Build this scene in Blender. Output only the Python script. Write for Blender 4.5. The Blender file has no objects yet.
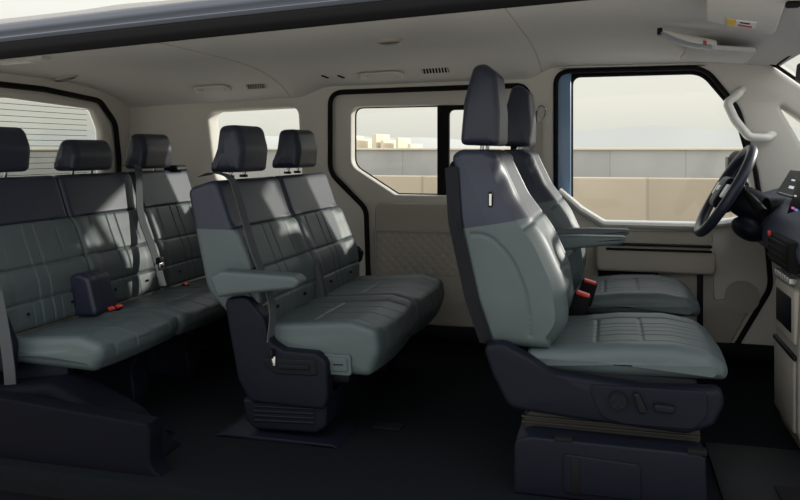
import bpy, bmesh, math, random
from mathutils import Vector, Matrix
random.seed(4)
SC = bpy.context.scene
COL = SC.collection
PI = math.pi
TH = math.atan(210/780); CT = math.cos(TH); ST = math.sin(TH); F = 780.0
EYE = 1.05
FLOOR = 0.08

def at(px, py, Y):
    """sight line through a point of the photo, met at depth Y -> real position"""
    u = (px-400)/F
    X = Y*(u*CT-ST)/(CT+u*ST)
    return Vector((X, Y, EYE-(py-150)*(-X*ST+Y*CT)/F))

def xz(px, py, Y):
    p = at(px, py, Y); return (p.x, p.z)

# ------------------------------------------------------------------ materials
def new_mat(name):
    m = bpy.data.materials.new(name); m.use_nodes = True
    nt = m.node_tree
    return m, nt, nt.nodes['Principled BSDF']

def mat(name, col, rough=.5, metal=0.0, noise=0.0, nscale=40, bump=0.0, bscale=300, coat=0.0, spec=.5, emit=None, es=1.0):
    m, nt, b = new_mat(name)
    b.inputs['Base Color'].default_value = (*col, 1)
    b.inputs['Roughness'].default_value = rough
    b.inputs['Metallic'].default_value = metal
    b.inputs['Coat Weight'].default_value = coat
    b.inputs['Specular IOR Level'].default_value = spec
    tc = nt.nodes.new('ShaderNodeTexCoord')
    if noise:
        n = nt.nodes.new('ShaderNodeTexNoise'); n.inputs['Scale'].default_value = nscale; n.inputs['Detail'].default_value = 6
        nt.links.new(tc.outputs['Object'], n.inputs['Vector'])
        mx = nt.nodes.new('ShaderNodeMix'); mx.data_type = 'RGBA'
        mx.inputs[6].default_value = (*[c*(1-noise) for c in col], 1)
        mx.inputs[7].default_value = (*[min(1, c*(1+noise)) for c in col], 1)
        nt.links.new(n.outputs['Fac'], mx.inputs[0]); nt.links.new(mx.outputs[2], b.inputs['Base Color'])
    if bump:
        n = nt.nodes.new('ShaderNodeTexNoise'); n.inputs['Scale'].default_value = bscale; n.inputs['Detail'].default_value = 3
        nt.links.new(tc.outputs['Object'], n.inputs['Vector'])
        bp = nt.nodes.new('ShaderNodeBump'); bp.inputs['Strength'].default_value = bump; bp.inputs['Distance'].default_value = .002
        nt.links.new(n.outputs['Fac'], bp.inputs['Height']); nt.links.new(bp.outputs['Normal'], b.inputs['Normal'])
    if emit:
        b.inputs['Emission Color'].default_value = (*emit, 1); b.inputs['Emission Strength'].default_value = es
    return m

M = {}
M['leather'] = mat('grey_green_leather', (.064, .084, .089), .50, noise=.10, nscale=9, bump=.12, bscale=220, spec=.4)
M['seam'] = mat('seam_thread', (.20, .24, .235), .6, bump=.2)
M['navy'] = mat('navy_leather', (.0190, .0235, .042), .42, noise=.10, nscale=9, bump=.12, bscale=220, spec=.4)
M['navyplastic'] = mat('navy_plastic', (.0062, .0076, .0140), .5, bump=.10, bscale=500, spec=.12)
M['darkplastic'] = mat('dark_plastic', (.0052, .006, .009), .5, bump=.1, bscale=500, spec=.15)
M['black'] = mat('black_rubber', (.004, .004, .005), .75, bump=.05, spec=.2)
M['headliner'] = mat('headliner_cloth', (.60, .585, .565), .95, noise=.05, nscale=200, bump=.25, bscale=700, spec=.1)
M['beige'] = mat('beige_plastic', (.58, .56, .515), .6, bump=.12, bscale=450, spec=.3)
M['beigelow'] = mat('taupe_plastic', (.40, .37, .325), .65, bump=.15, bscale=450, spec=.3)
M['white'] = mat('pale_plastic', (.50, .49, .46), .45, bump=.03)
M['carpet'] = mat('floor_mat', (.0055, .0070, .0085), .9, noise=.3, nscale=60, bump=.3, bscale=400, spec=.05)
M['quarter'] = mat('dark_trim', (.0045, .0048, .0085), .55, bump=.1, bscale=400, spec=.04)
M['paint'] = mat('blue_grey_paint', (.028, .036, .056), .30, metal=.2, coat=.5, noise=.03, nscale=300)
M['paintblue'] = mat('blue_body_paint', (.20, .32, .50), .4, metal=.05, coat=.3, noise=.03, nscale=300)
M['chrome'] = mat('brushed_metal', (.62, .62, .62), .25, metal=1.0, bump=.02)
M['silver'] = mat('satin_silver', (.42, .43, .45), .35, metal=.6, bump=.02)
M['red'] = mat('red_button', (.62, .03, .02), .4, bump=.02)
M['yellow'] = mat('yellow_sticker', (.75, .48, .03), .6, bump=.02)
M['paper'] = mat('white_sticker', (.72, .71, .70), .6, bump=.02)
M['redink'] = mat('red_ink', (.45, .05, .06), .6, bump=.02)
M['belt'] = mat('belt_webbing', (.060, .068, .073), .8, bump=.3, bscale=900, spec=.2)
M['rust'] = mat('brown_rail', (.014, .0115, .0085), .6, noise=.2, nscale=40, bump=.1)
M['screen'] = mat('screen_glass', (.004, .004, .005), .35, noise=.02, nscale=5, spec=.15)
M['icon'] = mat('icon_light', (.3, .3, .3), .4, emit=(.7, .75, .8), es=.6, noise=.02)
M['iconm'] = mat('icon_magenta', (.3, .05, .2), .4, emit=(.8, .15, .5), es=.6, noise=.02)
M['iconb'] = mat('icon_blue', (.05, .1, .3), .4, emit=(.25, .4, .9), es=.5, noise=.02)
M['lampglass'] = mat('lamp_lens', (.65, .65, .62), .3, bump=.02)
M['dashnavy'] = mat('dash_navy', (.062, .076, .120), .5, bump=.1, bscale=500, spec=.3)
M['capwhite'] = mat('pale_cap', (.80, .79, .76), .2, coat=.8, bump=.02)  # sky reflection on the door's belt cap put into this pale base colour
M['consolebeige'] = mat('console_plastic', (.30, .285, .25), .6, bump=.12, bscale=450, spec=.3)
M['domelens'] = mat('dark_lens', (.09, .085, .08), .35, bump=.02)
M['hill'] = mat('hazy_hill', (.50, .50, .48), 1, noise=.06, nscale=.03, spec=0)
M['building'] = mat('pale_building', (.72, .64, .50), 1, noise=.06, nscale=.3, spec=0)
M['ground'] = mat('pale_concrete', (.46, .44, .40), .95, noise=.15, nscale=2, bump=.3, bscale=30, spec=.1)  # pale concrete, lightened to bounce daylight up onto the headliner

def concrete(name, c1, c2, bw, bh):
    m, nt, b = new_mat(name)
    tc = nt.nodes.new('ShaderNodeTexCoord'); mp = nt.nodes.new('ShaderNodeMapping')
    mp.inputs['Rotation'].default_value = (PI/2, 0, 0)
    br = nt.nodes.new('ShaderNodeTexBrick'); br.offset = 0
    br.inputs['Color1'].default_value = (*c1, 1); br.inputs['Color2'].default_value = (*c2, 1)
    br.inputs['Mortar'].default_value = (*[c*.72 for c in c1], 1)
    br.inputs['Scale'].default_value = 1; br.inputs['Brick Width'].default_value = bw; br.inputs['Row Height'].default_value = bh
    br.inputs['Mortar Size'].default_value = .02; br.inputs['Mortar Smooth'].default_value = .5
    n = nt.nodes.new('ShaderNodeTexNoise'); n.inputs['Scale'].default_value = .9; n.inputs['Detail'].default_value = 8
    mx = nt.nodes.new('ShaderNodeMix'); mx.data_type = 'RGBA'; mx.blend_type = 'MULTIPLY'; mx.inputs[0].default_value = .45
    rp = nt.nodes.new('ShaderNodeMapRange'); rp.inputs[1].default_value = .3; rp.inputs[2].default_value = .7; rp.inputs[3].default_value = .75; rp.inputs[4].default_value = 1.05
    nt.links.new(tc.outputs['Object'], mp.inputs['Vector']); nt.links.new(mp.outputs[0], br.inputs['Vector'])
    nt.links.new(tc.outputs['Object'], n.inputs['Vector']); nt.links.new(n.outputs['Fac'], rp.inputs[0])
    nt.links.new(br.outputs['Color'], mx.inputs[6]); nt.links.new(rp.outputs[0], mx.inputs[7])
    nt.links.new(mx.outputs[2], b.inputs['Base Color'])
    b.inputs['Roughness'].default_value = .95; b.inputs['Specular IOR Level'].default_value = .1
    return m
M['tan'] = concrete('tan_concrete', (.54, .45, .345), (.46, .385, .295), .85, 6)
M['greyc'] = concrete('grey_concrete', (.44, .43, .415), (.39, .38, .365), 2.3, 9)

def glass_mat(name, tint):
    m = bpy.data.materials.new(name); m.use_nodes = True; nt = m.node_tree; nt.nodes.clear()
    o = nt.nodes.new('ShaderNodeOutputMaterial'); mx = nt.nodes.new('ShaderNodeMixShader')
    t = nt.nodes.new('ShaderNodeBsdfTransparent'); g = nt.nodes.new('ShaderNodeBsdfGlossy'); lw = nt.nodes.new('ShaderNodeLayerWeight'); fr = nt.nodes.new('ShaderNodeMath'); f2 = nt.nodes.new('ShaderNodeMath')
    t.inputs[0].default_value = (*tint, 1); g.inputs['Roughness'].default_value = .02
    lw.inputs[0].default_value = .5
    f2.operation = 'POWER'; f2.inputs[1].default_value = 5; nt.links.new(lw.outputs['Facing'], f2.inputs[0])
    fr.operation = 'MULTIPLY_ADD'; fr.inputs[1].default_value = .6; fr.inputs[2].default_value = .02; nt.links.new(f2.outputs[0], fr.inputs[0])
    nt.links.new(fr.outputs[0], mx.inputs[0]); nt.links.new(t.outputs[0], mx.inputs[1]); nt.links.new(g.outputs[0], mx.inputs[2])
    nt.links.new(mx.outputs[0], o.inputs[0])
    return m
M['glass'] = glass_mat('window_glass', (.97, .98, .97))
M['privacy'] = glass_mat('rear_glass', (.80, .82, .80))

# ------------------------------------------------------------------ object helpers
BASE = {}
def link_mesh(name, me, m, parent):
    o = bpy.data.objects.new(name, me); COL.objects.link(o)
    if m is not None and not me.materials: me.materials.append(m)
    if parent is not None:
        o.parent = parent; off = BASE[parent.name]
    else:
        vs = [v.co for v in me.vertices]
        lo = Vector((min(v.x for v in vs), min(v.y for v in vs), min(v.z for v in vs)))
        hi = Vector((max(v.x for v in vs), max(v.y for v in vs), max(v.z for v in vs)))
        off = Vector(((lo.x+hi.x)/2, (lo.y+hi.y)/2, lo.z)); o.location = off
    me.transform(Matrix.Translation(-off))
    BASE[o.name] = off
    return o

def obj(name, bm, m, parent=None, smooth=40):
    bmesh.ops.remove_doubles(bm, verts=bm.verts, dist=1e-5)
    bmesh.ops.recalc_face_normals(bm, faces=bm.faces)
    me = bpy.data.meshes.new(name); bm.to_mesh(me); bm.free()
    if smooth:
        me.polygons.foreach_set('use_smooth', [True]*len(me.polygons))
        me.set_sharp_from_angle(angle=math.radians(smooth))
    return link_mesh(name, me, m, parent)

def thing(name, label, cat, loc, group=None):
    o = bpy.data.objects.new(name, None); COL.objects.link(o); o.location = loc
    o.empty_display_size = .1
    o['label'] = label; o['category'] = cat
    if group: o['group'] = group
    BASE[o.name] = Vector(loc)
    return o
def tag(o, label, cat, group=None):
    o['label'] = label; o['category'] = cat
    if group: o['group'] = group
    return o
def struct(o, label=None, cat=None):
    o['kind'] = 'structure'
    if label: o['label'] = label
    if cat: o['category'] = cat
    return o

# ------------------------------------------------------------------ shape helpers
def fillet(pts, closed=True, seg=6):
    """pts: (x, z[, r]) -> polyline with rounded corners"""
    out = []; n = len(pts)
    for i, p in enumerate(pts):
        r = p[2] if len(p) > 2 else 0
        P = Vector(p[:2])
        if r <= 0 or (not closed and i in (0, n-1)): out.append(P); continue
        A = Vector(pts[i-1][:2])-P; B = Vector(pts[(i+1) % n][:2])-P
        la, lb = A.length, B.length
        A.normalize(); B.normalize()
        ang = math.acos(max(-1, min(1, A.dot(B))))
        if ang > PI-.02: out.append(P); continue
        d = min(r/math.tan(ang/2), la*.49, lb*.49)
        a = P+A*d; b = P+B*d
        for k in range(seg+1):
            t = k/seg
            out.append(a*(1-t)**2+P*2*t*(1-t)+b*t*t)
    return out

def resample(poly, n, closed=True):
    pts = poly+[poly[0]] if closed else poly
    L = [0]
    for i in range(1, len(pts)): L.append(L[-1]+(pts[i]-pts[i-1]).length)
    out = []; j = 0
    m = n if closed else n-1
    for k in range(n):
        d = L[-1]*k/m
        while j < len(L)-2 and L[j+1] < d: j += 1
        seg = L[j+1]-L[j]
        t = (d-L[j])/seg if seg > 1e-9 else 0
        out.append(pts[j].lerp(pts[j+1], min(1, t)))
    return out

def area(p): return sum(p[i-1].x*p[i].y-p[i].x*p[i-1].y for i in range(len(p)))/2

def pad_bm(prof, y0, y1, r=.02, n=96, ny=24, disp=None, cap=.0, capgroove=None, xf=None, rseg=6):
    """closed side profile in X,Z carried across Y from y0 to y1 with rounded ends"""
    P = resample(fillet(prof), n)
    if area(P) < 0: P.reverse()
    N = []
    for i in range(n):
        t = P[(i+1) % n]-P[i-1]; t.normalize(); N.append(Vector((t.y, -t.x)))
    yc = (y0+y1)/2; hw = (y1-y0)/2; r = min(r, hw*.98)
    st = []
    for k in range(rseg+1):
        a = PI/2*(1-k/rseg); st.append((-(hw-r)-r*math.sin(a), r*(1-math.cos(a))))
    for k in range(1, ny): st.append((-(hw-r)+2*(hw-r)*k/ny, 0))
    for k in range(rseg+1):
        a = PI/2*k/rseg; st.append(((hw-r)+r*math.sin(a), r*(1-math.cos(a))))
    bm = bmesh.new(); rings = []
    def put(x, y, z):
        if xf: x, y, z = xf(x, y, z)
        return bm.verts.new((x, y, z))
    for (dy, ins) in st:
        ring = []
        for i in range(n):
            d = -ins+(disp(P[i].x, P[i].y, N[i].x, N[i].y, dy/hw) if disp else 0)
            ring.append(put(P[i].x+N[i].x*d, yc+dy, P[i].y+N[i].y*d))
        rings.append(ring)
    for a, b in zip(rings, rings[1:]):
        for i in range(n):
            bm.faces.new((a[i], a[(i+1) % n], b[(i+1) % n], b[i]))
    c = Vector((sum(p.x for p in P)/n, sum(p.y for p in P)/n))
    for sgn, ring0 in ((-1, rings[0]), (1, rings[-1])):
        prev = ring0; K = 44 if capgroove else 10 if cap else 2
        for k in range(1, K):
            s = 1-k/K
            dy = cap*(1-s*s)
            ring = []
            for i in range(n):
                q = P[i]-N[i]*r; q = c+(q-c)*s
                ring.append(put(q.x, yc+sgn*(hw+dy-(capgroove(q.x, q.y) if callable(capgroove) else 0)), q.y))
            for i in range(n): bm.faces.new((prev[i], prev[(i+1) % n], ring[(i+1) % n], ring[i]))
            prev = ring
        bm.faces.new(prev)
    bmesh.ops.recalc_face_normals(bm, faces=bm.faces)
    return bm

def cut(bm, co, no):
    """split a closed body by a plane: returns (below, above)"""
    bmesh.ops.bisect_plane(bm, geom=bm.verts[:]+bm.edges[:]+bm.faces[:], plane_co=co, plane_no=no, dist=1e-6)
    up = bm.copy(); co = Vector(co); no = Vector(no)
    bmesh.ops.delete(up, geom=[f for f in up.faces if (f.calc_center_median()-co).dot(no) < 0], context='FACES')
    bmesh.ops.delete(bm, geom=[f for f in bm.faces if (f.calc_center_median()-co).dot(no) >= 0], context='FACES')
    return bm, up

def box_bm(x0, x1, y0, y1, z0, z1, bev=.006, seg=2, bm=None):
    new = bmesh.new()
    bmesh.ops.create_cube(new, size=1)
    for v in new.verts:
        v.co = Vector(((x0+x1)/2+v.co.x*(x1-x0), (y0+y1)/2+v.co.y*(y1-y0), (z0+z1)/2+v.co.z*(z1-z0)))
    if bev: bmesh.ops.bevel(new, geom=new.edges[:], offset=min(bev, .45*min(abs(x1-x0), abs(y1-y0), abs(z1-z0))), segments=seg, profile=.5, affect='EDGES')
    return join(bm, new)

def join(bm, new):
    if bm is None: return new
    me = bpy.data.meshes.new('tmp'); new.to_mesh(me); new.free(); bm.from_mesh(me); bpy.data.meshes.remove(me)
    return bm

def tube_bm(path, rad, seg=10, closed=False, bm=None, flat=None):
    """round (or flat w x t) bar along a 3-D path"""
    path = [Vector(p) for p in path]
    new = bmesh.new(); rings = []; n = len(path); up0 = None
    for i, p in enumerate(path):
        if closed: t = path[(i+1) % n]-path[i-1]
        else: t = path[min(i+1, n-1)]-path[max(i-1, 0)]
        t.normalize()
        if up0 is None:
            up0 = Vector((0, 1, 0)) if abs(t.y) < .9 else Vector((1, 0, 0))
        a = (up0-t*up0.dot(t)).normalized(); b = t.cross(a); up0 = a
        ra = rad[i] if isinstance(rad, (list, tuple)) else rad
        w, h = flat if flat else (ra, ra)
        rings.append([new.verts.new(p+a*w*math.cos(2*PI*k/seg)+b*h*math.sin(2*PI*k/seg)) for k in range(seg)])
    for i in range(n if closed else n-1):
        A, B = rings[i], rings[(i+1) % n]
        for k in range(seg): new.faces.new((A[k], A[(k+1) % seg], B[(k+1) % seg], B[k]))
    if not closed:
        new.faces.new(rings[0]); new.faces.new(list(reversed(rings[-1])))
    return join(bm, new)

def smooth_path(pts, r, seg=8):
    """3-D fillet"""
    out = []
    for i, p in enumerate(pts):
        P = Vector(p)
        if i in (0, len(pts)-1): out.append(P); continue
        A = Vector(pts[i-1])-P; B = Vector(pts[i+1])-P; la, lb = A.length, B.length
        A.normalize(); B.normalize(); d = min(r, la*.49, lb*.49)
        for k in range(seg+1):
            t = k/seg; out.append((P+A*d)*(1-t)**2+P*2*t*(1-t)+(P+B*d)*t*t)
    return out

def ribbon_bm(path, wdir, width, th, bm=None):
    """flat strap along a path"""
    new = bmesh.new(); path = [Vector(p) for p in path]; R = []
    for i, p in enumerate(path):
        t = (path[min(i+1, len(path)-1)]-path[max(i-1, 0)]).normalized()
        w = Vector(wdir); w = (w-t*w.dot(t)).normalized(); nn = t.cross(w)
        R.append([new.verts.new(p+w*width/2*sx+nn*th/2*sy) for sx, sy in ((-1, -1), (1, -1), (1, 1), (-1, 1))])
    for a, b in zip(R, R[1:]):
        for k in range(4): new.faces.new((a[k], a[(k+1) % 4], b[(k+1) % 4], b[k]))
    new.faces.new(R[0]); new.faces.new(R[-1])
    return join(bm, new)

def panel_mesh(outline, holes, th, bev=.008, to=None):
    """flat panel with holes (2-D outlines with corner radii); 'to' maps (a, b, depth) to the place"""
    cu = bpy.data.curves.new('tmp', 'CURVE'); cu.dimensions = '2D'; cu.fill_mode = 'BOTH'
    cu.extrude = th/2-bev; cu.bevel_depth = bev; cu.bevel_resolution = 2; cu.offset = -bev
    for pl in [outline]+list(holes):
        q = fillet(pl, seg=8)
        sp = cu.splines.new('POLY'); sp.points.add(len(q)-1); sp.use_cyclic_u = True
        for p, v in zip(sp.points, q): p.co = (v.x, v.y, 0, 1)
    o = bpy.data.objects.new('tmp', cu); COL.objects.link(o)
    dg = bpy.context.evaluated_depsgraph_get(); dg.update()
    me = bpy.data.meshes.new_from_object(o.evaluated_get(dg))
    bpy.data.objects.remove(o); bpy.data.curves.remove(cu)
    bm = bmesh.new(); bm.from_mesh(me); bpy.data.meshes.remove(me)
    if to:
        for v in bm.verts: v.co = Vector(to(v.co.x, v.co.y, v.co.z))
    return bm
def on_wall(Y): return lambda a, b, d: (a, Y+d, b)

def groove(d, w): return math.exp(-(d/w)**2)
def sstep(a, b, x):
    t = max(0, min(1, (x-a)/(b-a))); return t*t*(3-2*t)

# ------------------------------------------------------------------ shell
WY = 3.90
opening1 = [(-1.435, 1.355, .07), (-.40, 1.372, .07), (-.355, 1.15, .1), (-.355, .13, .03), (-1.215, .13, .03), (-1.235, .74, .10), (-1.435, .93, .12)]
opening2 = [(-.258, 1.436, .07), (.43, 1.437, .14), (.575, 1.24, .2), (.648, .95, .3), (.70, .60, .2), (.715, .42, .15), (.56, .13, .05), (-.258, .13, .03)]
quarterglass = [(.742, 1.268, .01), (1.16, .935, .02), (.955, .87, .02)]
rearq = [(-2.159, 1.262, .05), (-1.623, 1.281, .05), (-1.600, .885, .06), (-2.105, .868, .06)]
wall_out = [(-2.70, .05), (1.50, .05), (1.50, .84), (.715, 1.442, .02), (.66, 1.475), (-.3, 1.475), (-1.4, 1.43), (-2.2, 1.39), (-2.70, 1.36)]
o = obj('wall_left', panel_mesh(wall_out, [rearq, opening1, opening2, quarterglass], .13, .024, on_wall(WY+.065)), M['beige'])
struct(o)

def on_y(pts, Y): return [(p.x, Y, p.y) for p in fillet(pts, seg=8)]
# door seals
struct(obj('trim_1', tube_bm(on_y(opening1, WY+.004), .014, 8, True), M['black']))
struct(obj('trim_2', tube_bm(on_y(opening2, WY+.004), .012, 8, True), M['black']))
# rear quarter glass
def pane(name, pts, Y, m):
    return struct(obj(name, panel_mesh(pts, [], .005, .001, on_wall(Y)), m, None, 0))
pane('window_1', rearq, WY+.115, M['glass'])
pane('window_2', quarterglass, WY+.115, M['glass'])
# pale reveal round the rear quarter glass
def ringpanel(pts, g, Y, th, m, name, bev=.004, parent=None):
    cx = sum(p[0] for p in pts)/len(pts); cz = sum(p[1] for p in pts)/len(pts)
    P = fillet(pts, seg=8)
    if area(P) < 0: P.reverse()
    n = len(P); inner = []
    for i in range(n):
        t = P[(i+1) % n]-P[i-1]; t.normalize(); inner.append(P[i]-Vector((t.y, -t.x))*g)
    return obj(name, panel_mesh([tuple(p) for p in P], [[tuple(p) for p in inner]], th, bev, on_wall(Y)), m, parent)
# sliding door
d1win = [(-1.328, 1.279, .05), (-.45, 1.285, .04), (-.45, .815, .04), (-1.085, .815, .03), (-1.328, .965, .08)]
d1out = [(-1.455, 1.375, .07), (-.38, 1.39, .07), (-.335, 1.15, .1), (-.335, .11, .03), (-1.24, .11, .03), (-1.26, .735, .10), (-1.455, .915, .12)]
door1 = thing('door_1', 'sliding door with dark framed split window in the far side', 'door', (-.8, WY+.03, .12))
struct(door1)
obj('door_panel', panel_mesh(d1out, [d1win], .09, .010, on_wall(WY+.078)), M['beige'], door1)
obj('window_seal', tube_bm(on_y(d1win, WY+.106), .006, 8, True), M['black'], door1)
obj('window_frame', panel_mesh([(-.872, 1.283, .01), (-.445, 1.288, .04), (-.445, .810, .04), (-.872, .810, .01)], [[(-.807, 1.258, .03), (-.49, 1.258, .03), (-.49, .832, .03), (-.807, .832, .03)]], .03, .008, on_wall(WY+.095)), M['black'], door1)
obj('window_pane', panel_mesh(d1win, [], .005, .001, on_wall(WY+.112)), M['glass'], door1, 0)
# lower door trim : a shaped taupe panel with an inset quilted field
q = [xz(373, 229, WY), xz(500, 232, WY), xz(500, 279, WY), xz(373, 275, WY)]
low = [(-1.19, .775, .05), (-.40, .775, .03), (-.40, .15, .02), (-1.185, .15, .02)]
qh = [(q[0][0], q[0][1], .025), (-.47, q[0][1], .025), (-.47, q[3][1]-.005, .025), (q[3][0], q[3][1], .025)]
obj('lower_trim', panel_mesh(low, [qh], .02, .009, on_wall(WY+.012)), M['beigelow'], door1)
def quilt(x0, x1, z0, z1, Y, name, parent, m, step=.050, amp=.0045, nx=150, nz=50):
    bm = bmesh.new(); g = []
    for i in range(nx+1):
        row = []
        for k in range(nz+1):
            x = x0+(x1-x0)*i/nx; z = z0+(z1-z0)*k/nz
            a = abs(math.sin(PI*(x+z)/step)); b = abs(math.sin(PI*(x-z)/step))
            e = min(1, min(i, nx-i)/3, min(k, nz-k)/3)
            row.append(bm.verts.new((x, Y-amp*(min(a, b)**.5)*e, z)))
        g.append(row)
    for i in range(nx):
        for k in range(nz): bm.faces.new((g[i][k], g[i+1][k], g[i+1][k+1], g[i][k+1]))
    return obj(name, bm, m, parent, 60)
quilt(q[0][0]+.004, -.474, q[3][1]+.002, q[0][1]-.004, WY+.016, 'quilted_insert', door1, M['beigelow'])
quilt(-.80, -.42, .26, .36, WY+.0, 'speaker_grille', door1, M['beigelow'], .02, .002)

# front door : panel below the belt, glass, frame
door2 = thing('door_2', 'front door with tall window and taupe armrest panel', 'door', (.2, WY+.03, .12))
struct(door2)
Y2 = WY+.01
belt = [xz(559, 188, Y2)+(.02,), xz(581, 207, Y2)+(.05,), xz(604, 221, Y2)+(.05,), xz(700, 223, Y2)+(.03,), xz(766, 214, Y2)+(.02,), (.70, .60, .1), (.705, .42, .12), (.555, .13, .03), (-.235, .13, .02)]
obj('door_panel', panel_mesh(belt, [], .06, .012, on_wall(WY+.035)), M['beige'], door2)
bl = [Vector((p.x, WY-.004, p.y)) for p in fillet(belt[:5], closed=False, seg=8)]
obj('belt_cap', tube_bm([p+Vector((0, 0, -.012)) for p in bl], .02, 10, flat=(.045, .020)), M['capwhite'], door2)  # whiter than its plastic: reflected sky is in the colour
obj('lower_trim', panel_mesh([xz(596, 231, Y2)+(.02,), xz(712, 231, Y2)+(.03,), xz(714, 300, Y2)+(.02,), xz(758, 292, Y2)+(.03,), (.54, .15, .03), (-.2, .15, .02), (-.2, .65, .02)], [], .02, .008, on_wall(WY-.002)), M['beigelow'], door2)
a0 = xz(596, 243, 3.84); a1 = xz(716, 275, 3.84)
prof = [(a0[0], a1[1], .02), (a1[0], a1[1], .03), (a1[0], a0[1]-.005, .04), (a0[0], a0[1], .02)]
obj('armrest', pad_bm(prof, 3.82, 3.90, .015, 60, 4), M['beigelow'], door2)
g0 = xz(600, 240, 3.85); g1 = xz(711, 236, 3.85)
obj('pull_recess', box_bm(g0[0], g1[0], 3.80, 3.86, a0[1]-.003, a0[1]+.004, .002), M['darkplastic'], door2)
obj('pocket_groove', box_bm(xz(606, 246, 3.82)[0], xz(712, 246, 3.82)[0], 3.812, 3.83, a0[1]-.028, a0[1]-.017, .003), M['darkplastic'], door2)
obj('map_pocket', box_bm(xz(598, 282, Y2)[0], xz(658, 282, Y2)[0], 3.87, 3.90, .32, .485, .01), M['navyplastic'], door2)
obj('pocket_frame', box_bm(xz(697, 300, 3.88)[0], xz(703, 300, 3.88)[0], 3.87, 3.90, .2, .49, .004), M['darkplastic'], door2)
for k, (a, b) in enumerate(((640, 675), (677, 697))):
    p0 = at(a, 224, WY-.02); p1 = at(b, 224, WY-.02)
    obj('switch_plate', box_bm(p0.x, p1.x, WY-.03, WY+.0, p0.z-.008, p0.z+.004, .003), M['darkplastic'], door2)
sp = at(742, 297, WY-.01); bm = bmesh.new()
bmesh.ops.create_circle(bm, cap_ends=True, radius=.075, segments=40, matrix=Matrix.Translation((sp.x, WY-.012, sp.z)) @ Matrix.Rotation(PI/2, 4, 'X'))
rr = bmesh.ops.extrude_face_region(bm, geom=bm.faces[:]); bmesh.ops.translate(bm, verts=[v for v in rr['geom'] if isinstance(v, bmesh.types.BMVert)], vec=(0, -.006, 0))
for ix in range(-6, 7):
    for iz in range(-6, 7):
        if ix*ix+iz*iz < 40: box_bm(sp.x+ix*.0105-.003, sp.x+ix*.0105+.003, WY-.0205, WY-.017, sp.z+iz*.0105-.003, sp.z+iz*.0105+.003, 0, bm=bm)
obj('speaker_grille', bm, M['beigelow'], door2)
w2 = [(-.185, 1.417, .05), (.42, 1.419, .12), (.565, 1.235, .2), (.62, 1.03, .3), (.665, .80, .1), (.66, .66, .02), (-.185, .66, .02)]
obj('window_pane', panel_mesh(w2, [], .005, .001, on_wall(WY+.060)), M['glass'], door2, 0)
obj('window_seal', tube_bm([(p.x, WY+.045, p.y) for p in fillet(w2, seg=8)], .010, 8, True), M['black'], door2)
# pale inner lining at the door's front edge (behind the wheel) and its mirror triangle
obj('window_divider', tube_bm([at(752, 165, WY+.03), at(757, 190, WY+.03), at(758, 225, WY+.03)], .03, 10), M['beige'], door2)
obj('window_frame', panel_mesh([(-.187, 1.445, .03), (.43, 1.445, .14), (.585, 1.245, .2), (.66, .95, .3), (.70, .68, .02), (-.187, .68, .02)], [[(-.178, 1.410, .05), (.42, 1.412, .12), (.56, 1.23, .2), (.614, 1.03, .3), (.655, .80, .1), (.65, .69, .02), (-.178, .69, .02)]], .016, .004, on_wall(WY+.05)), M['black'], door2)
# body-coloured pillar between the doors
bm = box_bm(-.30, -.185, WY+.02, WY+.10, .55, 1.48, .01)
struct(obj('trim_3', bm, M['paintblue']))

# --- rear end
XR = -2.65
def on_rear(d0): return lambda a, b, d: (XR-d0+d, a, b)
tg = [(3.80, .30), (3.80, 1.00, .05), (3.765, 1.20, .10), (3.63, 1.315, .1), (3.2, 1.345, .2), (2.8, 1.345, .2), (2.37, 1.315, .1), (2.235, 1.2, .1), (2.2, 1.0, .05), (2.2, .30)]
rw = [(3.675, .90, .05), (3.665, 1.16, .08), (3.60, 1.268, .06), (3.0, 1.290, .3), (2.40, 1.268, .06), (2.335, 1.16, .08), (2.325, .90, .05)]
o = obj('wall_back', panel_mesh([(3.99, .05), (3.99, 1.40), (3.0, 1.50), (2.05, 1.40), (2.05, .05)], [tg], .06, .015, on_rear(.03)), M['beige']); struct(o)
dr = thing('door_3', 'tailgate with wide rear window and heating lines', 'door', (XR-.03, 3.0, .30)); struct(dr)
obj('tailgate_panel', panel_mesh(tg, [rw], .05, .02, on_rear(.035)), M['beige'], dr)
obj('window_pane', panel_mesh(rw, [], .005, .001, on_rear(.055)), M['privacy'], dr, 0)
for k in range(13):
    z = .93+k*.028
    obj('heating_line', box_bm(XR-.0515, XR-.0500, 2.42, 3.59, z-.0012, z+.0012, 0), M['darkplastic'], dr)
obj('tailgate_seal', tube_bm([(XR+.002, p.x, p.y) for p in fillet(tg, seg=8)], .014, 8, True), M['black'], dr)
# --- floor, threshold
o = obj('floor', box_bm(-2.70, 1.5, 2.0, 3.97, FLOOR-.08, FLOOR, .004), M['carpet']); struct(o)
struct(obj('wall_front', box_bm(1.46, 1.52, 2.0, 3.97, 0, .90, .01), M['darkplastic']))
struct(obj('baseboard_left', box_bm(-2.6, 1.4, 3.872, 3.905, FLOOR, .155, .01), M['darkplastic']))
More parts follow.
